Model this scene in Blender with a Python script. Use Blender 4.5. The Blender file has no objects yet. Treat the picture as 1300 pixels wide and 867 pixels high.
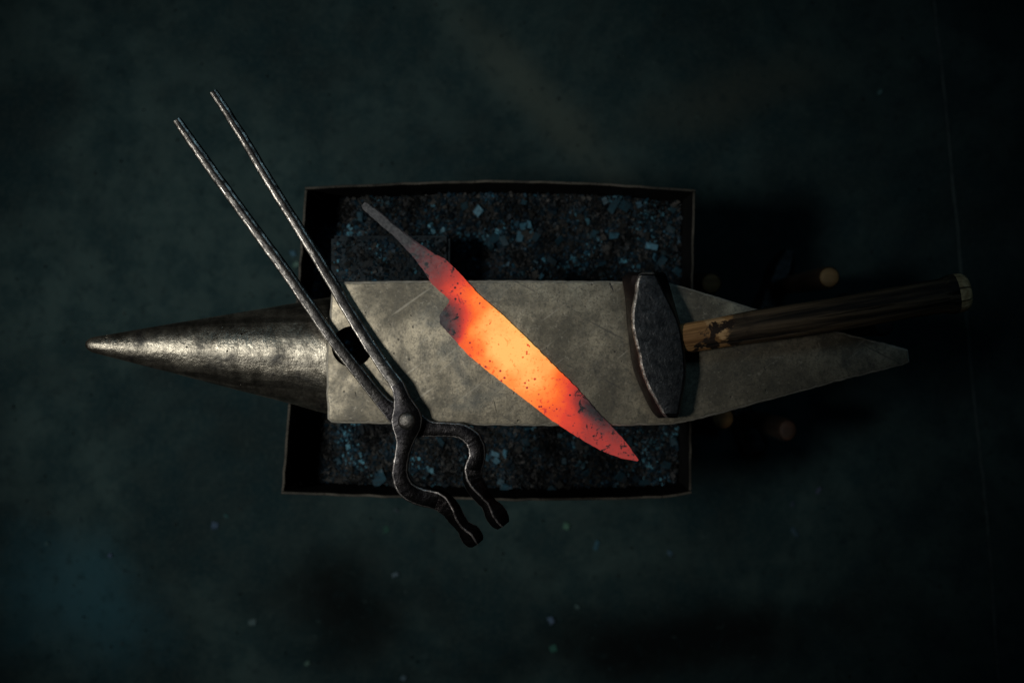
import bpy, bmesh, math, random
from mathutils import Vector, Matrix, noise
random.seed(7)
S = bpy.context.scene
COL = S.collection
R = math.radians

# ------------------------------------------------------------------ camera, world, lamps
CAMZ, K = 2.15, 0.0006            # camera height above the floor; metres per photo pixel per metre of distance
ZF = 0.75                         # anvil face height
ZR = 0.52                         # rim of the steel box
ZS = 0.425                        # level of the scale filling
cd = bpy.data.cameras.new('camera'); cam = bpy.data.objects.new('camera', cd); COL.objects.link(cam)
cam.location = (0, 0, CAMZ); cam.rotation_euler = (0, 0, 0)
cd.sensor_width = 36; cd.lens = 18/(650*K); cd.clip_start = 0.05; cd.clip_end = 50
cd.dof.use_dof = True; cd.dof.focus_distance = CAMZ-ZF-0.005; cd.dof.aperture_fstop = 3.6
S.camera = cam

W = bpy.data.worlds.new('World'); S.world = W; W.use_nodes = True
bg = W.node_tree.nodes['Background']; bg.inputs['Color'].default_value = (0.30, 0.62, 0.75, 1); bg.inputs['Strength'].default_value = 0.004

def aim(o, target):
    o.rotation_euler = (Vector(target)-o.location).to_track_quat('-Z', 'Y').to_euler()
ld = bpy.data.lights.new('key_lamp', 'SPOT'); key = bpy.data.objects.new('key_lamp', ld); COL.objects.link(key)
key.location = (-1.10, -0.06, 2.78); aim(key, (-0.47, 0.0, ZF))
ld.energy = 182; ld.color = (1.0, 0.95, 0.85); ld.spot_size = R(39.5); ld.spot_blend = 1.0; ld.shadow_soft_size = 0.2
ld2 = bpy.data.lights.new('cool_fill', 'AREA'); fil = bpy.data.objects.new('cool_fill', ld2); COL.objects.link(fil)  # added cool fill from above, for soft ambient light and glints
fil.location = (0.15, 1.5, 3.3); aim(fil, (0.0, 0.0, 0.4))
ld2.shape = 'RECTANGLE'; ld2.size = 1.0; ld2.size_y = 0.7; ld2.energy = 4; ld2.color = (0.45, 0.80, 1.0)

S.view_settings.view_transform = 'Standard'; S.view_settings.look = 'None'
S.view_settings.exposure = 0.0; S.view_settings.gamma = 1.0; S.view_settings.use_curve_mapping = False

# ------------------------------------------------------------------ helpers
def P(px, py, z):
    d = (CAMZ-z)*K
    return Vector(((px-650)*d, (433.5-py)*d, z))
def lerp(a, b, t): return a+(b-a)*t
def interp(x, xs, ys):
    if x <= xs[0]: return ys[0]
    for i in range(1, len(xs)):
        if x <= xs[i]: return lerp(ys[i-1], ys[i], (x-xs[i-1])/max(1e-9, xs[i]-xs[i-1]))
    return ys[-1]
def nz(x, y, z=0.0, s=1.0): return noise.noise(Vector((x*s, y*s, z*s)))

def empty(name, loc, label, cat, group=None):
    o = bpy.data.objects.new(name, None); COL.objects.link(o); o.location = loc; o.empty_display_size = 0.05
    o['label'] = label; o['category'] = cat
    if group: o['group'] = group
    return o
def mesh_obj(name, verts, faces, mats, parent=None, smooth=True, colors=None, midx=None, angle=None):
    """verts in world space; with a parent they become relative to the parent's location"""
    off = Vector((0, 0, 0)); p = parent
    while p is not None: off += p.location; p = p.parent
    me = bpy.data.meshes.new(name)
    me.from_pydata([tuple(Vector(v)-off) for v in verts], [], faces)
    for m in (mats if isinstance(mats, (list, tuple)) else [mats]): me.materials.append(m)
    if midx: me.polygons.foreach_set('material_index', midx)
    if colors:
        a = me.color_attributes.new('Col', 'FLOAT_COLOR', 'POINT')
        a.data.foreach_set('color', [c for col in colors for c in col])
    bm = bmesh.new(); bm.from_mesh(me); bmesh.ops.recalc_face_normals(bm, faces=bm.faces); bm.to_mesh(me); bm.free()
    if smooth:
        me.polygons.foreach_set('use_smooth', [True]*len(me.polygons))
        if angle: me.set_sharp_from_angle(angle=R(angle))
    o = bpy.data.objects.new(name, me); COL.objects.link(o); o.parent = parent
    return o
def loft(rings, cap0=True, cap1=True):
    n = len(rings[0]); v = [p for r in rings for p in r]; f = []
    for i in range(len(rings)-1):
        for j in range(n):
            a, b = i*n+j, i*n+(j+1) % n
            f.append((a, b, b+n, a+n))
    if cap0: f.append(tuple(range(n-1, -1, -1)))
    if cap1: f.append(tuple(range((len(rings)-1)*n, len(rings)*n)))
    return v, f
def catmull(pts, per):
    out = []; n = len(pts)
    for i in range(n-1):
        p0, p1, p2, p3 = pts[max(i-1, 0)], pts[i], pts[i+1], pts[min(i+2, n-1)]
        for k in range(per):
            t = k/per
            out.append([0.5*((2*b)+(-a+c)*t+(2*a-5*b+4*c-d)*t*t+(-a+3*b-3*c+d)*t**3) for a, b, c, d in zip(p0, p1, p2, p3)])
    out.append(list(pts[-1])); return out

# ------------------------------------------------------------------ materials
class NT:
    def __init__(s, name):
        s.m = bpy.data.materials.new(name); s.m.use_nodes = True; s.t = s.m.node_tree
        s.b = s.t.nodes['Principled BSDF']; s.tc = s.n('ShaderNodeTexCoord').outputs['Object']
    def n(s, typ, **kw):
        x = s.t.nodes.new(typ)
        for k, v in kw.items(): setattr(x, k, v)
        return x
    def set(s, inp, v):
        if hasattr(v, 'is_linked') or isinstance(v, bpy.types.NodeSocket): s.t.links.new(v, inp)
        elif isinstance(v, (tuple, list)) and len(v) == 3 and inp.type == 'RGBA': inp.default_value = (*v, 1)
        else: inp.default_value = v
    def map(s, scale=(1, 1, 1), rot=(0, 0, 0), loc=(0, 0, 0), src=None):
        x = s.n('ShaderNodeMapping'); s.set(x.inputs[0], src or s.tc)
        x.inputs['Scale'].default_value = scale; x.inputs['Rotation'].default_value = rot; x.inputs['Location'].default_value = loc
        return x.outputs[0]
    def noise(s, scale, detail=6, rough=0.6, dist=0.0, vec=None):
        x = s.n('ShaderNodeTexNoise'); s.set(x.inputs['Vector'], vec or s.tc)
        x.inputs['Scale'].default_value = scale; x.inputs['Detail'].default_value = detail
        x.inputs['Roughness'].default_value = rough; x.inputs['Distortion'].default_value = dist
        return x.outputs['Fac']
    def vor(s, scale, vec=None, feature='F1', out='Distance'):
        x = s.n('ShaderNodeTexVoronoi', feature=feature); s.set(x.inputs['Vector'], vec or s.tc); x.inputs['Scale'].default_value = scale
        return x.outputs[out]
    def ramp(s, fac, a, b, lo=0.0, hi=1.0):
        x = s.n('ShaderNodeMapRange'); x.interpolation_type = 'SMOOTHSTEP'
        s.set(x.inputs['Value'], fac); x.inputs['From Min'].default_value = a; x.inputs['From Max'].default_value = b
        x.inputs['To Min'].default_value = lo; x.inputs['To Max'].default_value = hi
        return x.outputs[0]
    def mix(s, fac, a, b, mode='MIX'):
        x = s.n('ShaderNodeMix', data_type='RGBA', blend_type=mode)
        s.set(x.inputs[0], fac); s.set(x.inputs[6], a); s.set(x.inputs[7], b)
        return x.outputs[2]
    def math(s, op, a, b=0.5, clamp=False):
        x = s.n('ShaderNodeMath', operation=op, use_clamp=clamp); s.set(x.inputs[0], a); s.set(x.inputs[1], b)
        return x.outputs[0]
    def bump(s, h, strength=0.3, dist=0.001, normal=None):
        x = s.n('ShaderNodeBump'); x.inputs['Strength'].default_value = strength; x.inputs['Distance'].default_value = dist
        s.set(x.inputs['Height'], h)
        if normal: s.set(x.inputs['Normal'], normal)
        return x.outputs[0]
    def out(s, color=None, rough=None, metal=None, normal=None, spec=None):
        for k, v in (('Base Color', color), ('Roughness', rough), ('Metallic', metal), ('Normal', normal), ('Specular IOR Level', spec)):
            if v is not None: s.set(s.b.inputs[k], v)
        return s.m

def mat_floor():
    n = NT('dusty_concrete')
    big = n.noise(3.2, 7, 0.62, 0.5); mid = n.noise(13, 8, 0.68); fine = n.noise(160, 3, 0.6)
    c = n.mix(n.ramp(big, .33, .68), (.0060, .0140, .0165), (.0205, .0395, .0415))
    c = n.mix(n.ramp(mid, .42, .62, 0, .6), c, (.0045, .0155, .0200))
    c = n.mix(n.ramp(fine, .42, .72, 0, .30), c, (.026, .040, .039))
    # dark, bluish and pale patches with a ragged outline
    def floor_patch(px, py, rx, ry, rot, amt, col):
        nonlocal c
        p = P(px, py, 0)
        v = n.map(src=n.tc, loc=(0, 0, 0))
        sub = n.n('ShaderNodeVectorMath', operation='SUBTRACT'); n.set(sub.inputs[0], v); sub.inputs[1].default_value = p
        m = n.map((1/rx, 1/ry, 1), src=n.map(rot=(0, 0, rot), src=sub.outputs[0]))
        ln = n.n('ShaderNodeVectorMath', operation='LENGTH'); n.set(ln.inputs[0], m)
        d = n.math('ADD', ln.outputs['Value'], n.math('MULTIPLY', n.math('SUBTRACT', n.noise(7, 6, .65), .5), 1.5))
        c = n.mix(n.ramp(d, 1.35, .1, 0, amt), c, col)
    floor_patch(430, 770, .16, .11, R(20), 1.0, (.0022, .0045, .0052))
    floor_patch(860, 815, .34, .07, R(-6), 1.0, (.002, .004, .0048))
    floor_patch(300, 560, .05, .03, 0, .35, (.006, .009, .009))
    floor_patch(95, 765, .15, .12, R(30), .75, (.017, .054, .072))
    floor_patch(680, 120, .045, .24, R(-42), .62, (.038, .050, .044))  # diagonal streak of light, painted into the floor colour
    floor_patch(930, 120, .24, .05, R(-18), .42, (.030, .036, .030))  # second, flatter light streak, also painted in
    spots = n.ramp(n.vor(34), .10, .04, 0, .7)
    c = n.mix(n.math('MULTIPLY', spots, n.ramp(n.noise(5, 2), .5, .62)), c, (.004, .006, .0065))
    c = n.mix(n.ramp(n.noise(42, 7, .7, .3), .52, .68, 0, .5), c, (.004, .011, .0135))
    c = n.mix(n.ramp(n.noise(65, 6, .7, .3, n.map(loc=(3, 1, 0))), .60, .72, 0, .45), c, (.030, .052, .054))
    h = n.math('ADD', n.math('MULTIPLY', mid, .6), n.math('MULTIPLY', fine, .4))
    return n.out(c, n.ramp(mid, .3, .7, .75, .9), 0.0, n.bump(h, .5, .003), .06)

def mat_face():
    n = NT('worn_anvil_face')
    a = n.noise(14, 8, .68, .3); b = n.noise(60, 7, .7); f = n.noise(420, 4, .65)
    c = n.mix(n.ramp(a, .35, .66), (.108, .099, .077), (.335, .300, .228))
    c = n.mix(n.ramp(b, .44, .68, 0, .65), c, (.075, .072, .060))
    c = n.mix(n.ramp(f, .46, .66, 0, .6), c, (.055, .053, .046))
    c = n.mix(n.ramp(n.noise(260, 3, .6), .58, .75, 0, .5), c, (.34, .32, .27))
    c = n.mix(n.ramp(n.noise(7, 8, .78, .9), .54, .70, 0, .65), c, (.048, .050, .048))
    # hammer nicks and scratches
    s1 = n.noise(34, 5, .6, 0, n.map((3.2, .5, 1), src=n.map(rot=(0, 0, R(-16)))))
    nick = n.ramp(s1, .655, .70)
    c = n.mix(nick, c, (.035, .036, .036))
    s2 = n.noise(52, 3, .5, 0, n.map((.14, 3.2, 1), src=n.map(rot=(0, 0, R(28)))))
    scr = n.ramp(s2, .66, .72)
    c = n.mix(n.math('MULTIPLY', scr, .5), c, (.04, .04, .042))
    pit = n.ramp(n.vor(95), .14, .05)
    pit = n.math('MULTIPLY', pit, n.ramp(n.noise(22, 3), .48, .6))
    c = n.mix(n.math('MULTIPLY', pit, .75), c, (.03, .03, .032))
    # fine grinding lines across the face, drag marks and heat-blued patches
    gl = n.noise(150, 3, .55, 0, n.map((1.6, .16, 1), src=n.map(rot=(0, 0, R(12)))))
    c = n.mix(n.ramp(gl, .54, .72, 0, .30), c, (.09, .088, .078))
    gl2 = n.noise(120, 3, .5, 0, n.map((.10, 1.8, 1), src=n.map(rot=(0, 0, R(-37)))))
    c = n.mix(n.ramp(gl2, .63, .73, 0, .40), c, (.36, .34, .29))
    drag = n.noise(16, 5, .6, .2, n.map((1.8, .42, 1), src=n.map(rot=(0, 0, R(-14)), loc=(.2, .05, 0))))
    c = n.mix(n.ramp(drag, .58, .74, 0, .7), c, (.040, .042, .042))
    c = n.mix(n.ramp(n.noise(11, 4, .6, .5, n.map(loc=(.9, .4, 0))), .56, .70, 0, .45), c, (.055, .070, .078))
    h = n.math('SUBTRACT', n.math('ADD', n.math('MULTIPLY', b, .5), n.math('MULTIPLY', f, .25)),
               n.math('ADD', n.math('MULTIPLY', nick, .6), n.math('MULTIPLY', pit, .7)))
    return n.out(c, n.ramp(a, .3, .7, .62, .42), .55, n.bump(h, .55, .0012))

def mat_horn():
    n = NT('hammered_horn_steel')
    g = n.noise(26, 7, .72, .2, n.map((1, 1, 1))); along = n.noise(42, 6, .62, .3, n.map((.10, 1.6, 1.6)))
    around = n.noise(40, 6, .68, .2, n.map((1.9, .7, .7))); f = n.noise(380, 3, .6)
    c = n.mix(n.ramp(around, .30, .72), (.15, .14, .118), (.36, .34, .29))
    c = n.mix(n.ramp(along, .45, .60, 0, .68), c, (.06, .058, .052))
    c = n.mix(n.ramp(g, .48, .64, 0, .85), c, (.030, .031, .032))
    c = n.mix(n.ramp(f, .5, .75, 0, .4), c, (.04, .04, .04))
    pit = n.math('MULTIPLY', n.ramp(n.vor(90), .13, .06), n.ramp(n.noise(15, 3), .56, .62))
    c = n.mix(pit, c, (.015, .015, .016))
    h = n.math('SUBTRACT', n.math('ADD', n.math('MULTIPLY', g, .8), n.math('MULTIPLY', around, .4)), n.math('MULTIPLY', pit, .7))
    return n.out(c, n.ramp(g, .3, .7, .30, .54), .97, n.bump(h, .9, .0032))

def mat_steel(name, c0, c1, r0, r1, metal=.7, scale=60, b=.5, bd=.0015, spec=.12):
    n = NT(name)
    g = n.noise(scale, 7, .7, .2); f = n.noise(scale*5, 4, .6)
    c = n.mix(n.ramp(g, .35, .68), c0, c1); c = n.mix(n.ramp(f, .5, .72, 0, .5), c, tuple(x*.45 for x in c0))
    return n.out(c, n.ramp(g, .3, .7, r1, r0), metal, n.bump(n.math('ADD', g, n.math('MULTIPLY', f, .35)), b, bd), spec)

def mat_rust_sheet(name, c0, c1, c2):
    n = NT(name)
    g = n.noise(30, 7, .7); f = n.noise(240, 4, .7)
    c = n.mix(n.ramp(g, .35, .65), c0, c1); c = n.mix(n.ramp(f, .5, .68, 0, .8), c, c2)
    return n.out(c, .75, .0, n.bump(f, .5, .001), .08)

def mat_scale():
    n = NT('forge_scale_chips')
    a = n.n('ShaderNodeAttribute', attribute_name='Col')
    g = n.noise(300, 4, .65)
    c = n.mix(n.ramp(g, .35, .7, 0, .6), a.outputs['Color'], (.012, .014, .016))
    return n.out(c, n.ramp(g, .3, .7, .38, .62), .0, n.bump(g, .5, .001), .10)

def mat_blade():
    n = NT('red_hot_steel')
    a = n.n('ShaderNodeAttribute', attribute_name='Col')
    sep = n.n('ShaderNodeSeparateColor'); n.set(sep.inputs[0], a.outputs['Color'])
    heat = sep.outputs[0]
    big = n.noise(48, 6, .65, .3); fine = n.noise(240, 5, .7); mid = n.noise(105, 6, .7, .5)
    hh = n.math('ADD', n.math('MULTIPLY', heat, .985), n.math('MULTIPLY', n.math('SUBTRACT', big, .5), .24))
    # adhering scale: cooler, so it glows less
    flake = n.ramp(mid, .66, .70)
    pit = n.math('MULTIPLY', n.ramp(n.vor(170), .26, .15), n.ramp(n.noise(60, 4), .52, .56))
    cold = n.math('MULTIPLY', n.ramp(heat, 1.0, .45, .4, 1), n.ramp(n.math('ADD', mid, n.ramp(heat, .55, .25, 0, .055)), .60, .645))
    hh = n.math('SUBTRACT', hh, n.math('MULTIPLY', cold, .26))
    hh = n.math('SUBTRACT', hh, n.math('MULTIPLY', pit, .42))
    hh = n.math('SUBTRACT', hh, n.math('MULTIPLY', n.ramp(fine, .54, .70), .13))
    hh = n.math('MINIMUM', hh, 1.0)
    cr = n.n('ShaderNodeValToRGB'); e = cr.color_ramp.elements
    stops = [(0, (0, 0, 0)), (.10, (.012, .003, .004)), (.25, (.13, .019, .018)), (.42, (.33, .030, .024)), (.60, (.74, .052, .024)),
             (.75, (1, .14, .018)), (.87, (1, .29, .05)), (1.0, (1, .54, .14))]
    e[0].position, e[0].color = 0, (0, 0, 0, 1); e[1].position, e[1].color = 1, (*stops[-1][1], 1)
    for p, c in stops[1:-1]:
        x = e.new(p); x.color = (*c, 1)
    n.set(cr.inputs[0], hh)
    base = n.mix(n.ramp(fine, .35, .7), (.034, .038, .044), (.082, .086, .094))
    base = n.mix(n.ramp(heat, .12, .5, 0, .8), base, (.018, .016, .017))
    base = n.mix(flake, base, (.025, .027, .032))
    n.set(n.b.inputs['Emission Color'], cr.outputs[0]); n.b.inputs['Emission Strength'].default_value = 1.0
    return n.out(base, .75, .1, n.bump(n.math('ADD', mid, n.math('MULTIPLY', fine, .5)), .6, .0008), .1)

def mat_handle():
    """grain runs along local X; bare wood next to the head (x=0), charred and greasy further along"""
    n = NT('charred_hammer_handle')
    grain = n.noise(60, 6, .65, .25, n.map((.07, 1.3, 1.3))); cr = n.noise(95, 5, .6, .1, n.map((.035, 1.5, 1.5)))
    wear = n.noise(26, 6, .65, .6, n.map((.8, 1.2, 1.2)))
    sep = n.n('ShaderNodeSeparateXYZ'); n.set(sep.inputs[0], n.tc)
    bare = n.mix(n.ramp(grain, .36, .66), (.10, .045, .014), (.40, .22, .09))
    dark = n.mix(n.ramp(grain, .38, .68), (.006, .0043, .0032), (.118, .082, .050))
    edge = n.math('ADD', sep.outputs[0], n.math('MULTIPLY', n.math('SUBTRACT', wear, .5), .075))
    c = n.mix(n.ramp(edge, .052, .060), bare, dark)
    pale = n.math('MULTIPLY', n.ramp(n.noise(34, 4, .6, .4, n.map(loc=(.3, .1, 0))), .50, .56), n.ramp(sep.outputs[0], .020, .034))
    c = n.mix(n.math('MULTIPLY', pale, n.ramp(edge, .060, .052)), c, (.50, .31, .15))
    c = n.mix(n.math('MULTIPLY', n.ramp(n.noise(42, 5, .6, .5), .56, .60), n.ramp(sep.outputs[0], .085, .06)), c, (.020, .012, .008))
    c = n.mix(n.math('MULTIPLY', n.ramp(n.noise(55, 4, .6, .3, n.map((.5, 1, 1), loc=(.7, 0, 0))), .66, .70), n.ramp(sep.outputs[0], .14, .07)), c, (.30, .19, .09))
    c = n.mix(n.ramp(cr, .60, .70, 0, .9), c, (.010, .008, .007))
    h = n.math('SUBTRACT', grain, n.math('MULTIPLY', n.ramp(cr, .58, .7), .9))
    return n.out(c, .68, 0.0, n.bump(h, 1.0, .004), .25)

def mat_wood(name, c0, c1, axis=2, rough=.7):
    n = NT(name); sc = [1.3]*3; sc[axis] = .12
    g = n.noise(70, 5, .6, .3, n.map(tuple(sc)))
    return n.out(n.mix(n.ramp(g, .35, .68), c0, c1), rough, 0, n.bump(g, .5, .001), .3)

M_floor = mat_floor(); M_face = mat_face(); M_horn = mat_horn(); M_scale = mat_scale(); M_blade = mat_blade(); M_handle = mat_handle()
M_body = mat_steel('dark_anvil_side', (.020, .020, .021), (.050, .047, .043), .45, .65, .6, 40)
M_edge = mat_steel('bright_worn_edge', (.34, .33, .29), (.62, .59, .52), .42, .58, .6, 90, .4)
M_tong = mat_steel('black_forged_steel', (.005, .005, .006), (.014, .0137, .0145), .24, .36, .95, 60, .5, .0014)
M_tip = mat_steel('scaled_jaw_tip', (.008, .0075, .008), (.028, .026, .027), .28, .44, .9, 80, .8, .002)
M_tipe = mat_steel('scaled_jaw_tip_edge', (.04, .038, .04), (.24, .225, .225), .34, .55, .8, 140, .8, .0015)
M_tedge = mat_steel('rubbed_forged_edge', (.05, .048, .05), (.20, .195, .195), .30, .45, .95, 120, .5, .001)
M_redge = mat_steel('hand_polished_edge', (.022, .0215, .021), (.30, .29, .275), .22, .36, 1.0, 120, .4, .001)
M_rein = mat_steel('handled_forged_steel', (.006, .006, .0065), (.026, .0255, .025), .24, .38, .98, 45, .5, .0014)
M_rivet = mat_steel('peened_rivet', (.03, .03, .03), (.13, .125, .12), .3, .45, .9, 130, .7)
M_head = mat_steel('hammer_head_steel', (.020, .023, .027), (.090, .097, .106), .28, .42, .95, 95, .45, .0014)
M_hedge = mat_steel('hammer_head_bright_edge', (.08, .08, .082), (.90, .87, .84), .36, .55, .9, 130, .9, .002)  # worn left edge, plus a highlight painted on the head's upper end
M_hside = mat_steel('hammer_head_side', (.030, .025, .027), (.060, .050, .050), .40, .55, .8, 50, .5)
M_sheet = mat_rust_sheet('blackened_sheet_steel', (.003, .0036, .0042), (.006, .0066, .007), (.010, .0095, .009))
M_rim = mat_rust_sheet('scuffed_sheet_edge', (.022, .022, .020), (.058, .055, .048), (.008, .008, .0075))
M_block = mat_steel('scale_dusted_block', (.0025, .006, .009), (.007, .014, .020), .5, .7, .2, 60, .6)
M_bead = mat_rust_sheet('joint_mortar', (.03, .046, .050), (.055, .078, .082), (.012, .016, .018))

# ------------------------------------------------------------------ floor
g = 24; fv = []; ff = []
for i in range(g+1):
    for j in range(g+1): fv.append((-3+6*i/g, -3+6*j/g, 0))
for i in range(g):
    for j in range(g): a = i*(g+1)+j; ff.append((a, a+g+1, a+g+2, a+1))
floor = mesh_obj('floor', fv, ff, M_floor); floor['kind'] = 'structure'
pts = catmull([(1160, -260), (1185, 0), (1197, 100), (1215, 290), (1240, 540), (1252, 650), (1268, 867), (1290, 1120)], 14)
rings = []
for i, (x, y) in enumerate(pts):
    c = P(x+1.5*nz(i*.3, 2), y, 0); w = .0022+.0008*nz(i*.37, 9)
    rings.append([c+Vector((dx*w, 0, dz)) for dx, dz in ((-1, .0006), (-.6, .0028), (.6, .0028), (1, .0006))])
v, f = loft(rings); mesh_obj('joint_bead', v, f, M_bead, floor)

def chip(c, size, flat=.35, rnd=random):
    """an irregular 8-corner flake"""
    rot = Matrix.Rotation(rnd.uniform(0, 6.28), 3, 'Z') @ Matrix.Rotation(rnd.gauss(0, .38), 3, 'X') @ Matrix.Rotation(rnd.gauss(0, .38), 3, 'Y')
    v = []
    lx = rnd.uniform(.6, 1.25)
    for zz in (-1, 1):
        for sx, sy in ((-1, -1), (1, -1), (1, 1), (-1, 1)):
            v.append(Vector(c)+rot @ Vector((sx*lx*size*rnd.uniform(.35, .62), sy*size*rnd.uniform(.3, .62)/lx, zz*size*flat*rnd.uniform(.3, .55))))
    return v
CF = [(0, 3, 2, 1), (4, 5, 6, 7), (0, 1, 5, 4), (1, 2, 6, 5), (2, 3, 7, 6), (3, 0, 4, 7)]
def chips(name, items, mat, parent=None):
    V = []; F = []; C = []
    for (c, size, col, flat) in items:
        b = len(V); V += chip(c, size, flat); F += [tuple(b+i for i in q) for q in CF]; C += [(*col, 1)]*8
    return mesh_obj(name, V, F, mat, parent, smooth=False, colors=C)
PALE = (.055, .115, .14)
items = []
for px, py, s in [(273, 667, 9), (287, 655, 4), (490, 672, 8), (503, 648, 6), (719, 668, 8), (757, 693, 8), (700, 787, 8), (702, 823, 9), (1008, 675, 8), (1039, 622, 6),
                  (502, 729, 6), (512, 860, 7), (320, 790, 8), (732, 770, 5), (390, 842, 6), (850, 702, 6), (140, 705, 5), (372, 322, 8), (376, 336, 7), (1117, 118, 6), (1006, 640, 5), (60, 690, 5)]:
    p = P(px, py, .003); items.append((p, s*.00125, tuple(k*random.uniform(.5, 1) for k in PALE), .4))
for k in range(420):
    p = P(random.uniform(-20, 1320), random.uniform(-20, 887), .002); sc = random.choice((.25, .12, .6, .06))
    items.append((p, random.uniform(.0015, .0035), tuple(q*sc*.6 for q in PALE), .5))
o = chips('floor_grit', items, M_scale); o['kind'] = 'stuff'; o['label'] = 'pale specks of forge scale scattered over the concrete floor'; o['category'] = 'grit'

# ------------------------------------------------------------------ steel box with its filling of forge scale
def top_px(u): return (lerp(387, 883, u), interp(u, [0, .1, .35, .52, .75, 1], [237.5, 235, 230, 228.5, 232, 240.5]))
def bot_px(u): return (lerp(357, 878, u), interp(u, [0, .27, .58, .85, .96, 1], [627, 632, 636, 634, 631, 626]))
def rim_curve(kind, n=28):
    out = []
    for i in range(n+1):
        u = i/n
        x, y = (top_px(u) if kind == 't' else bot_px(u)) if kind in 'tb' else \
               ((lerp(top_px(0)[0], bot_px(0)[0], u), lerp(top_px(0)[1], bot_px(0)[1], u)) if kind == 'l' else
                (lerp(top_px(1)[0], bot_px(1)[0], u)-1.2*math.sin(u*math.pi), lerp(top_px(1)[1], bot_px(1)[1], u)))
        out.append(P(x, y, ZR))
    return out
box = empty('steel_box', (0, 0, 0), 'open black sheet steel box filled with forge scale, standing under the anvil', 'box')
T = .0032
def panel(curve, inward, shrink=0.0):
    rings = []; n = len(curve)
    for i, c in enumerate(curve):
        a = curve[max(i-1, 0)]; b = curve[min(i+1, n-1)]; t = (b-a).normalized()
        nn = Vector((-t.y, t.x, 0))*inward
        if shrink and i == 0: c = c+t*shrink
        if shrink and i == n-1: c = c-t*shrink
        j = .0012*nz(i*.9, inward*3, 4); zt = ZR+.0015*nz(i*.5, 11+inward)
        o_, i_ = c+nn*j, c+nn*(T+j)
        rings.append([Vector((o_.x, o_.y, .002)), Vector((o_.x, o_.y, zt-.0008)), Vector((o_.x, o_.y, zt))+nn*.0006, Vector((i_.x, i_.y, zt))-nn*.0006,
                      Vector((i_.x, i_.y, zt-.0008)), Vector((i_.x, i_.y, .002))])
    v, f = loft(rings); idx = [1 if (k % 6) in (1, 2, 3) and k < (n-1)*6 else 0 for k in range(len(f))]
    mesh_obj('wall_panel', v, f, [M_sheet, M_rim], box, smooth=False, midx=idx)
panel(rim_curve('t'), -1); panel(rim_curve('b'), 1); panel(rim_curve('l'), 1, T+.0008); panel(rim_curve('r'), -1, T+.0008)

def fill_pt(u, v):
    a, b = P(*top_px(u), ZR), P(*bot_px(u), ZR)
    c = lerp(a, b, v); ctr = Vector((-.01, 0, 0))
    return Vector((c.x, c.y, 0))
def fill_h(x, y): return ZS+.009*nz(x, y, 1, 11)+.005*nz(x, y, 7, 38)+.003*nz(x, y, 3, 90)
def shrinkuv(u, v): return .011+.978*u, .014+.972*v
gx, gy = 150, 120; V = []; F = []; C = []
def tone(x, y):
    t = nz(x, y, 5, 24)*.6+nz(x, y, 8, 70)*.4
    return t
for j in range(gy+1):
    for i in range(gx+1):
        p = fill_pt(*shrinkuv(i/gx, j/gy)); p.z = fill_h(p.x, p.y)-.002; V.append(p)
        t = tone(p.x, p.y)
        C.append((.006+.006*max(0, t), .007+.003*t, .008+.001*t, 1))
for j in range(gy):
    for i in range(gx): a = j*(gx+1)+i; F.append((a, a+1, a+gx+2, a+gx+1))
bord = [i for i in range(gx+1)]+[j*(gx+1)+gx for j in range(1, gy+1)]+[gy*(gx+1)+i for i in range(gx-1, -1, -1)]+[j*(gx+1) for j in range(gy-1, 0, -1)]
b0 = len(V)
for k in bord: V.append(Vector((V[k].x, V[k].y, .006))); C.append((.03, .03, .028, 1))
nb = len(bord)
for k in range(nb): F.append((bord[k], b0+k, b0+(k+1) % nb, bord[(k+1) % nb]))
F.append(tuple(b0+k for k in range(nb)))
# small chips too many to count are part of the same mass
def free(p): return not (-.19 < p.x < .17 and -.095 < p.y < .075)
def chip_col(p):
    r = min(.999, max(0, random.random()+.55*nz(p.x, p.y, 4, 26))); q = .15+1.2*max(0, .5+1.2*nz(p.x, p.y, 6, 30))
    return tuple(q*x for x in chip_col0(r))
def chip_col0(r):
    if r < .33: k = random.uniform(.5, 1.7); return (.0105*k, .0115*k, .0115*k)
    if r < .90: k = random.uniform(.4, 1.6); return (.0026*k, .0115*k, .0205*k)
    if r < .985: k = random.uniform(.6, 1.3); return (.010*k, .044*k, .074*k)
    k = random.uniform(.7, 1.2); return (.045*k, .14*k, .20*k)
cnt = 0
q0 = P(420, 299, ZS+.10); q1 = P(571, 301, ZS+.10)      # top edge of the loose steel block below
while cnt < 24000:
    p = fill_pt(*shrinkuv(random.random(), random.random()))
    if not free(p): continue
    onb = q0.x+.004 < p.x < q1.x-.004 and q0.y-.07 < p.y < q0.y-.004
    if onb and random.random() < .45: continue
    s = min(.010, random.lognormvariate(math.log(.0023), .48)); p.z = (ZS+.1008 if onb else fill_h(p.x, p.y))+(random.uniform(0, .0008) if onb else random.uniform(-.0012, .0016))
    col = chip_col(p); b = len(V); V += chip(p, s, .45); F += [tuple(b+i for i in q) for q in CF]; C += [(*col, 1)]*8; cnt += 1
fill = mesh_obj('forge_scale', V, F, M_scale, smooth=False, colors=C)
fill['kind'] = 'stuff'; fill['label'] = 'dark blue and brown forge scale filling the steel box'; fill['category'] = 'forge scale'
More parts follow.
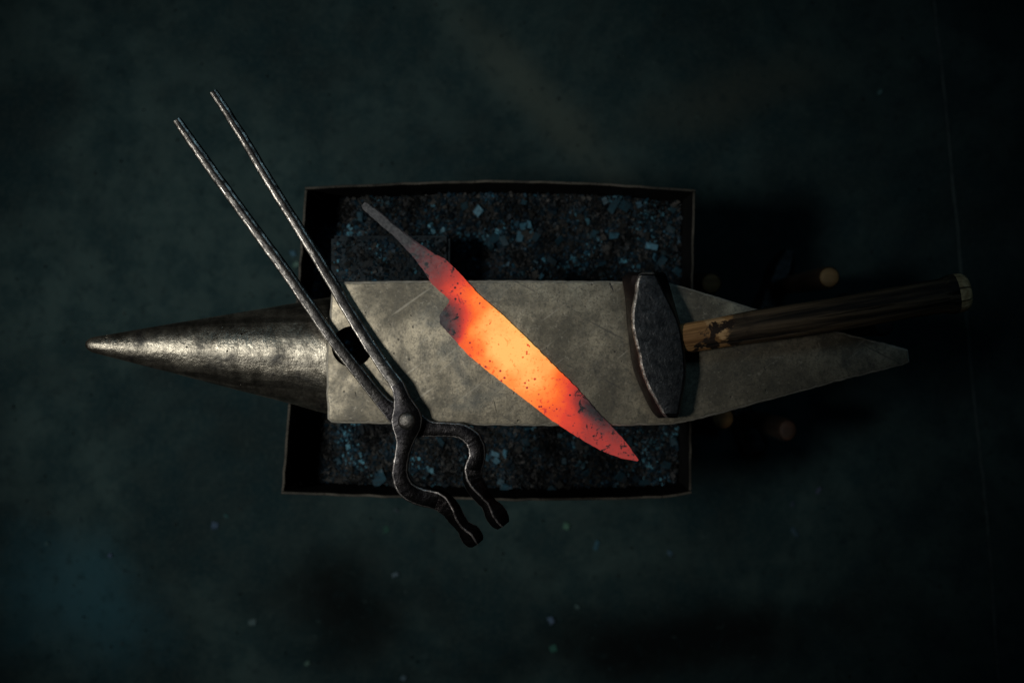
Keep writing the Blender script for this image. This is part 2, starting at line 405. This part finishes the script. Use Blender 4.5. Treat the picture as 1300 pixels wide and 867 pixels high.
big = [(607, 268, 13, 1.5), (660, 300, 11, 1.2), (665, 287, 10, 1.6), (672, 285, 9, 1.8), (780, 258, 17, .9), (793, 262, 14, .8), (826, 313, 12, 1.9), (832, 327, 10, 1.5), (779, 300, 12, 1.3),
       (768, 255, 9, 1), (628, 302, 18, .7), (640, 306, 15, .5), (622, 310, 15, .45), (487, 324, 11, 1.7), (458, 276, 12, .8), (443, 338, 9, .8), (710, 305, 11, .7), (855, 265, 10, .7), (852, 291, 11, .5),
       (680, 301, 12, .6), (755, 297, 10, .8), (687, 350, 9, 1.1), (765, 335, 9, .7), (860, 345, 12, 1), (700, 330, 12, .45), (838, 335, 15, .7), (665, 257, 8, 1), (590, 262, 10, .5),
       (480, 610, 16, .9), (486, 603, 11, 1), (629, 577, 10, 1.6), (641, 576, 9, 1.7), (630, 585, 9, 1.3), (617, 580, 9, 1.2), (640, 618, 11, 1), (636, 611, 9, .9), (778, 577, 10, .9), (788, 604, 14, .8),
       (430, 585, 10, .8), (700, 620, 12, .5), (745, 600, 10, .6), (820, 612, 12, .7), (845, 590, 11, .6), (560, 560, 9, .6), (668, 560, 11, .5), (716, 585, 9, .7), (855, 560, 10, .7), (800, 560, 10, .5)]
for px, py, s, k in big:
    p = P(px, py, ZS); p.z = fill_h(p.x, p.y)+.0025
    k *= .85 if k > 1 else .6; V2 = chip(p, s*.0009, .35); c = (.026*k, .080*k, .120*k, 1)
    mesh_obj('flake', V2, CF, M_scale, fill, smooth=False, colors=[c]*8)

# loose block against the anvil's waist
blk = bmesh.new(); bmesh.ops.create_cube(blk, size=1)
bw, bh, bd = q1.x-q0.x, .118, .075
bmesh.ops.scale(blk, vec=(bw, bd, bh), verts=blk.verts); bmesh.ops.translate(blk, vec=((q0.x+q1.x)/2, q0.y-bd/2, ZS+.10-bh/2), verts=blk.verts)
bmesh.ops.bevel(blk, geom=blk.edges[:], offset=.004, segments=2, affect='EDGES')
o = mesh_obj('steel_block', [v.co.copy() for v in blk.verts], [[v.index for v in f.verts] for f in blk.faces], M_block, angle=40); blk.free()
o['label'] = 'rectangular dark steel block on the scale between anvil waist and box wall'; o['category'] = 'block'

# ------------------------------------------------------------------ anvil
anvil = empty('anvil', (0, -.012, ZS), 'worn steel anvil with round horn and tapered flat heel, standing in the box', 'anvil')
outline = [(421, 357.5), (520, 356), (640, 355.5), (780, 356.5), (850, 359), (866, 363), (900, 373), (961, 392), (1022, 409), (1081, 425), (1125, 435.5), (1154, 443.5), (1156, 460), (1146, 464.5),
           (1081, 480.5), (983, 507), (921, 524), (880, 534.5), (855, 539), (800, 541), (680, 541), (560, 539.5), (430, 537.5), (420, 536.5), (415.5, 532), (414, 500), (413.5, 460), (416, 420), (419, 385)]
dense = []
for i in range(len(outline)):
    a = Vector(outline[i]); b = Vector(outline[(i+1) % len(outline)]); n_ = max(1, int((b-a).length/4.5))
    for k in range(n_): dense.append(a.lerp(b, k/n_))
n_ = len(dense); base = []
for i, p in enumerate(dense):
    t = (dense[(i+1) % n_]-dense[i-1]).normalized(); nin = Vector((-t.y, t.x))          # px space, clockwise on screen: inward
    base.append((p, nin))
def ring(inset_px, z, jit=0.0):
    r = []
    for i, (p, nin) in enumerate(base):
        w = inset_px + jit*nz(p.x, p.y, inset_px, .11)+jit*.6*nz(p.x, p.y, 3, .4)
        q = P(p.x+nin.x*w, p.y+nin.y*w, ZF); r.append(Vector((q.x, q.y, z(p.x) if callable(z) else z)))
    return r
def under(x): return ZF-interp(x, [0, 860, 1000, 1160], [.085, .080, .050, .022])
rings = [ring(5, under), ring(1.2, lambda x: under(x)+.004), ring(.6, lambda x: lerp(under(x), ZF, .55), .6), ring(0, ZF-.0036, .6), ring(.9, ZF-.0015, .9), ring(2.6, ZF-.0003, 1.3), ring(4.0, ZF, 1.3)]
v, f = loft(rings)
nside = len(rings)-1
idx = [0]*len(f)
for k in range(len(f)):
    if k < nside*n_: idx[k] = 0 if k//n_ < 3 else (1 if k//n_ in (3, 4) else 2)
idx[-1] = 2
body = mesh_obj('body', v, f, [M_body, M_edge, M_face], anvil, angle=35, midx=idx)
# round hole through the face, next to the horn
hc = P(447, 440, ZF)-anvil.location
cb = bmesh.new(); bmesh.ops.create_cone(cb, cap_ends=True, segments=48, radius1=.0215, radius2=.0222, depth=.2)
bmesh.ops.translate(cb, vec=hc, verts=cb.verts); cm = bpy.data.meshes.new('hole'); cb.to_mesh(cm); cb.free(); cm.materials.append(M_body)
co = bpy.data.objects.new('hole', cm); COL.objects.link(co); co.parent = anvil
md = body.modifiers.new('hole', 'BOOLEAN'); md.operation = 'DIFFERENCE'; md.object = co; md.solver = 'EXACT'; md.material_mode = 'INDEX'
bpy.context.view_layer.update()
nm = bpy.data.meshes.new_from_object(body.evaluated_get(bpy.context.evaluated_depsgraph_get()))
body.modifiers.clear(); old = body.data; body.data = nm; nm.name = 'body'
bpy.data.objects.remove(co); bpy.data.meshes.remove(cm); bpy.data.meshes.remove(old)
if len(nm.polygons):   # hole wall takes the dark side material
    for p in nm.polygons:
        c = p.center
        if (Vector((c.x, c.y))-Vector((hc.x, hc.y))).length < .024 and abs(p.normal.z) < .5: p.material_index = 0

# horn
rings = []; NA = 72; NL = 90
for i in range(NL+1):
    s = i/NL; px = lerp(109.5, 428, s); half = lerp(8.2, 70, (px-110)/290 if px > 110 else 0)
    if s < .03: half *= math.sqrt(max(.08, 1-(1-s/.03)**2))*.75+.25
    za = ZF-interp(px, [110, 400, 430], [.016, .0745, .0800]); cy = interp(px, [110, 250, 400, 430], [437.5, 443.5, 450.5, 452])
    c = P(px, cy, za); r = half*K*(CAMZ-za); rg = []
    for j in range(NA):
        a = 2*math.pi*j/NA
        d = 1+.010*nz(px*.02, math.cos(a)*1.5, math.sin(a)*1.5)+.006*nz(px*.07, math.cos(a)*4, math.sin(a)*4)
        rg.append(c+Vector((0, math.cos(a)*r*d, math.sin(a)*r*d)))
    rings.append(rg)
v, f = loft(rings); mesh_obj('horn', v, f, M_horn, anvil)
def rect(x0, x1, y0, y1, z, ch):
    return [Vector(p+(z,)) for p in ((x0+ch, y0), (x1-ch, y0), (x1, y0+ch), (x1, y1-ch), (x1-ch, y1), (x0+ch, y1), (x0, y1-ch), (x0, y0+ch))]
zu = ZF-.0855
rings = []
for k in range(13):
    t = k/12; cv = math.sin(math.pi*t)
    rings.append(rect(lerp(-.180, -.172, t)+.045*cv, lerp(.150, .140, t)-.05*cv, lerp(-.082, -.085, t)+.022*cv, lerp(.056, .062, t)-.022*cv, lerp(zu, ZS+.075, t), .014))
v, f = loft(rings); mesh_obj('waist', v, f, M_body, anvil, angle=40)
rings = [rect(-.165, .150, -.088, .064, ZS+.0745, .012), rect(-.175, .160, -.092, .068, ZS+.068, .014), rect(-.178, .163, -.093, .069, ZS-.018, .014)]
v, f = loft(rings); mesh_obj('base', v, f, M_body, anvil, angle=40)

# ------------------------------------------------------------------ tongs
tongs = empty('tongs', P(517, 534, ZF), 'black forged tongs with two long reins lying across the anvil face', 'tongs')
def sweep(path, per=9, jit=.035, ref_end=0):
    """path rows: px, py, z, half width px, half height m, chamfer fraction, twist degrees"""
    pts = catmull(path, per); C3 = [P(p[0], p[1], p[2]) for p in pts]; rings = []
    for i, p in enumerate(pts):
        t = (C3[min(i+1, len(C3)-1)]-C3[max(i-1, 0)]); th = Vector((t.x, t.y, 0)).normalized(); t.normalize()
        side = Vector((-th.y, th.x, 0)); up = t.cross(side)*-1; up = up if up.z > 0 else -up
        hw = p[3]*K*(CAMZ-p[2]); hh = p[4]; ch = max(.05, min(.62, p[5])); tw = R(p[6])
        hw *= 1+jit*nz(i*.55, path[0][0], 1); hh *= 1+jit*nz(i*.6, path[0][0], 5)
        s2 = side*math.cos(tw)+up*math.sin(tw); u2 = up*math.cos(tw)-side*math.sin(tw)
        c = ch*min(hw, hh); off = C3[i]+side*(.0005*nz(i*.35, path[0][0], 9))
        rg = []
        for sx, sy in ((1, 1), (-1, 1), (-1, -1), (1, -1)):
            A = (sx*(hw-c), sy*hh); B = (sx*hw, sy*(hh-c)); mid = (sx*(hw-.30*c), sy*(hh-.30*c))
            q = (A, mid, B) if sx*sy < 0 else (B, mid, A)
            rg += [off+s2*(a*(1+jit*.6*nz(i*.8, a*300, sx)))+u2*b for a, b in q]
        rings.append(rg)
    return rings
zl, zh = ZF+.0062, ZF+.0172
TA = [(271, 117, ZF+.0075, 5.2, .0046, .6, 0), (305, 169, ZF+.0075, 6.0, .0052, .6, 0), (341, 229, ZF+.007, 6.4, .0054, .55, 0), (377, 286, ZF+.0065, 6.6, .0056, .5, 0), (416, 349, ZF+.0065, 7.2, .0056, .42, 0),
      (451, 408.5, ZF+.0075, 7.6, .0056, .34, 0), (484, 460, ZF+.0115, 8.0, .0056, .28, 0), (504, 488, ZF+.0160, 8.6, .0054, .26, 0),
      (511, 507, zh, 11, .0052, .25, 0), (516, 527, zh, 18.5, .0050, .25, 0), (516.5, 541, zh, 18.5, .0050, .25, 0), (514, 562, zh, 11, .0052, .28, 0),
      (510, 582, ZF+.0165, 9.5, .0056, .3, 0), (508.5, 602, ZF+.0155, 10.5, .0060, .32, 0), (516, 620, ZF+.0145, 11.5, .0062, .32, 0), (534, 630, ZF+.0135, 11.5, .0062, .32, 0),
      (556, 634, ZF+.0125, 12, .0064, .26, 14), (570, 644, ZF+.0120, 11.5, .0062, .24, 38), (580, 658, ZF+.0115, 10.5, .0062, .24, 56), (588, 668, ZF+.011, 8.2, .0060, .24, 54), (596, 677, ZF+.011, 11.6, .0074, .2, 44), (603, 686, ZF+.011, 10.8, .0070, .2, 46), (606, 690, ZF+.011, 7.5, .0050, .25, 48)]
TB = [(225, 153, ZF+.007, 5.4, .0048, .6, 0), (250, 189, ZF+.007, 6.4, .0054, .6, 0), (272, 220, ZF+.0068, 6.6, .0056, .55, 0), (320, 286, zl, 6.8, .0056, .5, 0), (368, 352, zl, 7.2, .0056, .42, 0), (418, 424, zl, 7.6, .0056, .34, 0), (451, 467, zl, 7.9, .0056, .28, 0),
      (484, 508, zl, 8.4, .0054, .26, 0), (499, 522, zl, 12, .0052, .25, 0), (513, 532, zl, 16, .0050, .25, 0), (528, 539, zl, 16, .0050, .25, 0), (546, 544, zl, 10.5, .0054, .28, 0), (568, 545, ZF+.0065, 9.5, .0058, .3, 0),
      (588, 548, ZF+.007, 10, .0060, .3, 0), (602, 560, ZF+.0072, 11, .0060, .3, 0), (606, 578, ZF+.0072, 11, .0060, .32, 0), (600, 596, ZF+.0072, 11.5, .0062, .26, -10), (602, 612, ZF+.0072, 11.5, .0062, .24, -32), (610, 626, ZF+.0072, 10.5, .0062, .24, -50),
      (620, 639, ZF+.0072, 8.2, .0060, .24, -50), (628, 650, ZF+.0072, 11.4, .0074, .2, -40), (635, 661, ZF+.0072, 10.6, .0070, .2, -42), (639, 667, ZF+.0072, 7.5, .0050, .25, -44)]
for path, k1, k2, m2 in ((TA, 7, 11, M_tong), (TB, 7, 11, M_tong)):
    rg = sweep(path); a, b, c_ = k1*9, k2*9, 16*9; jaw = None
    for nm_, sl, c0, c1, ms in (('rein', rg[:a+1], True, False, [M_rein, M_redge]), ('boss', rg[a:b+1], False, False, [M_tong, M_tedge]), ('jaw', rg[b:c_+1], False, False, [M_tong, M_tedge]), ('jaw_tip', rg[c_:], False, True, [M_tip, M_tipe])):
        v, f = loft(sl, c0, c1); nq = (len(sl)-1)*12
        jaw = mesh_obj(nm_, v, f, ms, jaw if nm_ == 'jaw_tip' else tongs, angle=24 if nm_ == 'jaw_tip' else 34, midx=[1 if k < nq and (k % 12) % 3 < 2 else 0 for k in range(len(f))])
rc = P(516.5, 534, zh+.005); rings = []
for k in range(9):
    a = k/8*math.pi/2; r = .0093*math.cos(a)*(1+.0)+.0003; z = .0042*math.sin(a)
    rings.append([rc+Vector((r*math.cos(t)*(1+.04*nz(math.cos(t)*2, k*.3)), r*math.sin(t)*(1+.04*nz(math.sin(t)*2, k*.4)), z-.001)) for t in [2*math.pi*j/28 for j in range(28)]])
v, f = loft(rings); mesh_obj('rivet', v, f, M_rivet, tongs)

# ------------------------------------------------------------------ glowing blade
sp = [(467, 257.4), (481.5, 268), (500, 284), (523, 302.5), (549, 321), (564.6, 328.5), (583, 346), (606, 372), (639.4, 401), (672.6, 433), (705.8, 466.4), (731, 491), (756, 520), (780.6, 545.3), (797, 564), (811, 584)]
ed = [(458.7, 264), (465, 270), (502, 302), (527, 329), (540, 347), (548, 360.5), (564.6, 375), (571.5, 382), (565, 391), (558, 400), (558.5, 411), (573, 427), (593.7, 450), (618.6, 471), (647.7, 493), (672.6, 512), (697.5, 531.5), (731, 553.6), (764, 572.5), (789, 581.8), (809.5, 585.5)]
AX = Vector((350, 325)).normalized(); NX = Vector((AX.y, -AX.x))     # NX points to the spine side (up on screen)
def su(p): q = Vector(p)-Vector((460, 260)); return q.dot(AX), q.dot(NX)
sps = [su(p) for p in sp]; eds = [su(p) for p in ed]
heats = [(463, 262, 0), (480, 278, .0), (500, 294, .03), (515, 305, .07), (530, 320, .13), (545, 338, .20), (560, 335, .26), (556, 352, .33), (573, 345, .42), (572, 362, .55), (590, 360, .66), (585, 378, .74), (606, 385, .84), (596, 400, .88), (620, 410, .98), (604, 422, .92),
         (589, 404, .42), (583, 399, .45), (578, 388, .55), (566, 392, .06), (570, 405, .0), (573, 398, .1), (567, 419, .08), (597, 411, .85), (561, 403, .02), (565, 413, .06), (576, 418, .36), (590, 440, .68), (604, 448, .80), (640, 425, .98), (630, 445, 1.03), (655, 450, 1.05), (645, 465, 1.02), (625, 468, .86), (650, 488, .86), (675, 460, .97), (670, 480, 1.0), (690, 478, .93), (675, 505, .84), (700, 500, .85),
         (715, 490, .72), (700, 526, .68), (715, 515, .70), (728, 505, .54), (733, 494, .40), (744, 510, .12), (755, 522, .05), (768, 535, .10), (780, 548, .28), (725, 530, .56), (730, 548, .52), (748, 540, .42), (752, 560, .46), (770, 560, .40), (790, 572, .40), (808, 583, .38)]
def heat_at(x, y):
    a = b = 0.0
    for hx, hy, h in heats:
        w = math.exp(-((x-hx)**2+(y-hy)**2)/(2*9.0**2)); a += w*h; b += w
    return a/max(b, 1e-12)
NS, NU = 240, 22
smax = max(s for s, _ in sps)-.3; V = []; C = []; F = []
zb = ZF+.0006
for i in range(NS+1):
    s = smax*i/NS
    us = interp(s, [q[0] for q in sps], [q[1] for q in sps]); ue = interp(s, [q[0] for q in eds], [q[1] for q in eds])
    if i < 4: m = (us+ue)/2; kk = (.62, .82, .93, .98)[i]; us, ue = m+(us-m)*kk, m+(ue-m)*kk
    rough = .9*nz(s*.13, 3)+.5*nz(s*.45, 8); us += rough; ue += .8*nz(s*.12, 20)+.5*nz(s*.4, 28)
    if us-ue < .8: us = ue+.8
    th = lerp(.0042, .0030, s/smax)
    for layer in (1, 0):
        for j in range(NU+1):
            t = j/NU; u = lerp(us, ue, t); q = Vector((460, 260))+AX*s+NX*u
            prof = min(1, .55+3.5*min(t, 1-t)) * lerp(1, .62, t)
            z = zb+(th*prof+.00012*nz(q.x, q.y, 0, .1) if layer else 0.0)
            V.append(P(q.x, q.y, z)); h = heat_at(q.x, q.y); C.append((h, h, h, 1))
row = 2*(NU+1)
for i in range(NS):
    for l in (0, 1):
        for j in range(NU):
            a = i*row+l*(NU+1)+j; F.append((a, a+1, a+row+1, a+row))
    for j in (0, NU):
        a = i*row+j; F.append((a, a+row, a+row+NU+1, a+NU+1))
for i in (0, NS):
    for j in range(NU): a = i*row+j; F.append((a, a+1, a+NU+2, a+NU+1))
bl = mesh_obj('knife_blade', V, F, M_blade, smooth=True, colors=C, angle=40)
bl['label'] = 'forged knife blade glowing orange with a cool grey tang, lying on the anvil'; bl['category'] = 'blade'

# ------------------------------------------------------------------ hammer on the anvil
ham = empty('hammer', P(838, 440, ZF), 'heavy steel hammer with a charred wooden handle resting on the anvil face', 'hammer')
#       y     top L  top R  mid L  mid R
HS = [(345.5, 818, 829, 800, 842), (349, 812.5, 832, 793, 845.5), (356, 810, 836, 790.5, 848), (373, 807.5, 844, 793, 853), (391, 804.5, 853, 795, 858), (408, 803.5, 860.5, 796, 863), (425, 806, 865, 798, 867),
      (448, 811.5, 868, 800.5, 870), (471, 816, 869.5, 805, 871), (487, 822, 868, 811, 869.5), (503, 830, 865, 818, 866.5), (517, 838, 862.5, 825, 864), (526, 843, 861, 831, 862), (530.5, 847, 858.5, 836, 860)]
HS = catmull(HS, 5); rings = []; HT = .039
for i, (y, tl, tr, ml, mr) in enumerate(HS):
    e = min(i, len(HS)-1-i)/6; e = min(1, e); hz = HT*lerp(.86, 1, e)
    ht, hm = ZF+hz, ZF+.018; j = .9*nz(y*.09, 2)+.5*nz(y*.3, 5)
    def hp(x, z): return P(x, y, z)
    ml2 = ml-1.5; mr2 = mr-3
    cl = P(tl+1.5+j*.6, y, ht); cr_ = P(tr-1.5, y, ht)
    rings.append([hp(ml2+4, ZF+.0012), hp(ml2+1, ZF+.006), hp(ml, hm), hp(lerp(ml, tl, .55)+j*.3, lerp(hm, ht, .62)), hp(tl-2.2+j, ht-.0042), hp(tl-.4+j, ht-.0014), hp(tl+2.0+j*.7, ht-.0002),
                  hp(lerp(tl, tr, .35), ht+.0001), hp(lerp(tl, tr, .7), ht+.0001), hp(tr-2.0, ht-.0002), hp(tr+.2, ht-.0014), hp(tr+1.2, ht-.0046), hp(mr, hm), hp(mr2, ZF+.006), hp(mr2-4, ZF+.0012)])
v, f = loft(rings); nn = len(rings[0]); idx = []
for k in range(len(f)):
    j = k % nn
    idx.append(0 if k >= (len(rings)-1)*nn else (1 if j in (4, 5) or (k//nn < 4 and 4 <= j <= 9) else (2 if j in (0, 1, 2, 3) else 0)))
mesh_obj('head', v, f, [M_head, M_hedge, M_hside], ham, angle=22, midx=idx)
h0 = P(858, 431.5, ZF+.0205); h1 = P(1230, 370.5, ZF+.032); L = (h1-h0).length; ang = math.atan2(h1.y-h0.y, h1.x-h0.x); el = math.asin((h1.z-h0.z)/L)
def handle_r(x):     # half width across, from the picture
    return interp(x, [0, .03, .10, .19, .28, L-.02, L], [.0152, .0156, .0176, .0180, .0180, .0205, .0207])
N2 = 40; rings = []; rend = []
xs = [L*(k/90) for k in range(91)]; xe = L-.014
def hring(x, scale=1.0):
    out = []
    for j in range(N2):
        a = 2*math.pi*j/N2; r = handle_r(x)*scale*(1+.035*nz(x*30, math.cos(a)*1.2, math.sin(a)*1.2)+.030*nz(x*14, math.cos(a)*7, math.sin(a)*7))
        out.append(Vector((x, math.cos(a)*r+.0018*nz(x*9, 4), math.sin(a)*r*.93+.001*nz(x*9, 14))))
    return out
def local_obj(name, verts, faces, mats, parent, loc, rot, **kw):
    o = mesh_obj(name, verts, faces, mats, None, **kw); o.parent = parent; o.location = loc; o.rotation_euler = rot; return o
rings = [hring(x) for x in xs if x < xe]+[hring(xe)]
v, f = loft(rings, True, False)
hd = local_obj('handle', v, f, M_handle, ham, h0-ham.location, (0, -el, ang))
# sawn, rounded-over end: a ring of paler wood split by drying cracks
M_end = NT('bare_end_wood')
def mat_end():
    n = NT('bare_end_wood'); sep = n.n('ShaderNodeSeparateXYZ'); n.set(sep.inputs[0], n.tc)
    at = n.math('ARCTAN2', sep.outputs[1], sep.outputs[2]); cmb = n.n('ShaderNodeCombineXYZ'); n.set(cmb.inputs[0], at)
    cr = n.noise(5.5, 4, .6, 0, cmb.outputs[0]); g = n.noise(180, 4, .6)
    c = n.mix(n.ramp(g, .35, .7), (.34, .22, .11), (.66, .47, .26)); c = n.mix(n.ramp(cr, .54, .60), c, (.012, .009, .007))
    return n.out(c, .75, 0, n.bump(g, .5, .001), .2)
bpy.data.materials.remove(M_end.m); M_end = mat_end()
rings = [hring(xe), hring(lerp(xe, L, .3), .995), hring(lerp(xe, L, .6), .95), hring(lerp(xe, L, .85), .84), hring(lerp(xe, L, .97), .68), hring(L, .45)]
v, f = loft(rings, False, True); eo = mesh_obj('handle_end', v, f, M_end, None); eo.parent = hd

# ------------------------------------------------------------------ hammers standing on their heads beside the box
def standing_hammer(px, py, top, rad, wood, endw, label, rot, squash=1.0):
    c = P(px, py, top); t = empty('standing_hammer', (c.x, c.y, 0), label, 'hammer', 'hammers standing on their heads beside the steel box')
    ca, sa = math.cos(rot), math.sin(rot); rings = []
    for s, hw in ((-.062, .016), (-.058, .021), (-.03, .021), (-.018, .019), (.018, .019), (.035, .020), (.058, .012), (.064, .007)):
        hh = .021; r8 = []
        for a, b in ((1, .55), (.55, 1), (-.55, 1), (-1, .55), (-1, -.55), (-.55, -1), (.55, -1), (1, -.55)):
            lx, ly, lz = s, a*hw, .0215+b*hh; r8.append(Vector((c.x+lx*ca-ly*sa, c.y+lx*sa+ly*ca, lz)))
        rings.append(r8)
    v, f = loft(rings); mesh_obj('head', v, f, M_head, t, angle=40)
    rings = []
    prof = [(.036, .80), (.10, .85), (.2, 1.0), (top-.12, 1.05), (top-.03, 1.1), (top-.006, 1.06), (top-.001, .95)]
    for z, k in prof:
        rings.append([Vector((c.x+rad*k*math.cos(a)*squash*(1+.04*nz(a, z*9, px)), c.y+rad*k*math.sin(a)*(1+.04*nz(a, z*7, py)), z)) for a in [2*math.pi*j/20 for j in range(20)]])
    v, f = loft(rings); h = mesh_obj('handle', v, f, wood, t, angle=60)
    rings = [[c+Vector((rad*k*math.cos(a)*squash, rad*k*math.sin(a), z)) for a in [2*math.pi*j/20 for j in range(20)]] for k, z in ((.95, -.0005), (.85, .0012), (.4, .0018))]
    v, f = loft(rings); mesh_obj('end_grain', v, f, endw, h)
wd = mat_wood('dark_ash_handle', (.010, .006, .004), (.02, .013, .008)); e1 = mat_wood('brown_end_grain', (.12, .062, .022), (.18, .10, .038), 0)
e2 = mat_wood('pale_end_grain', (.075, .05, .022), (.125, .085, .038), 0); e3 = mat_wood('reddish_end_grain', (.017, .008, .0045), (.032, .014, .008), 0); e4 = mat_wood('charred_end_grain', (.006, .006, .007), (.014, .013, .013), 0)
standing_hammer(903, 360, .42, .0135, wd, e1, 'hammer with a brown handle end standing near the box wall above the heel', .4)
standing_hammer(1053, 352, .40, .0140, wd, e2, 'hammer with the palest handle end standing alone beyond the resting handle', 1.2)
standing_hammer(918, 531, .42, .0150, wd, e1, 'hammer with tan handle end half hidden under the lower heel edge', -.5)
standing_hammer(1000, 546, .38, .0150, wd, e3, 'hammer with a dull reddish brown oval handle end below the heel', 2.0, .85)
standing_hammer(1122, 412, .36, .0150, wd, e4, 'hammer with a charred black handle end between heel tip and resting handle', .9)
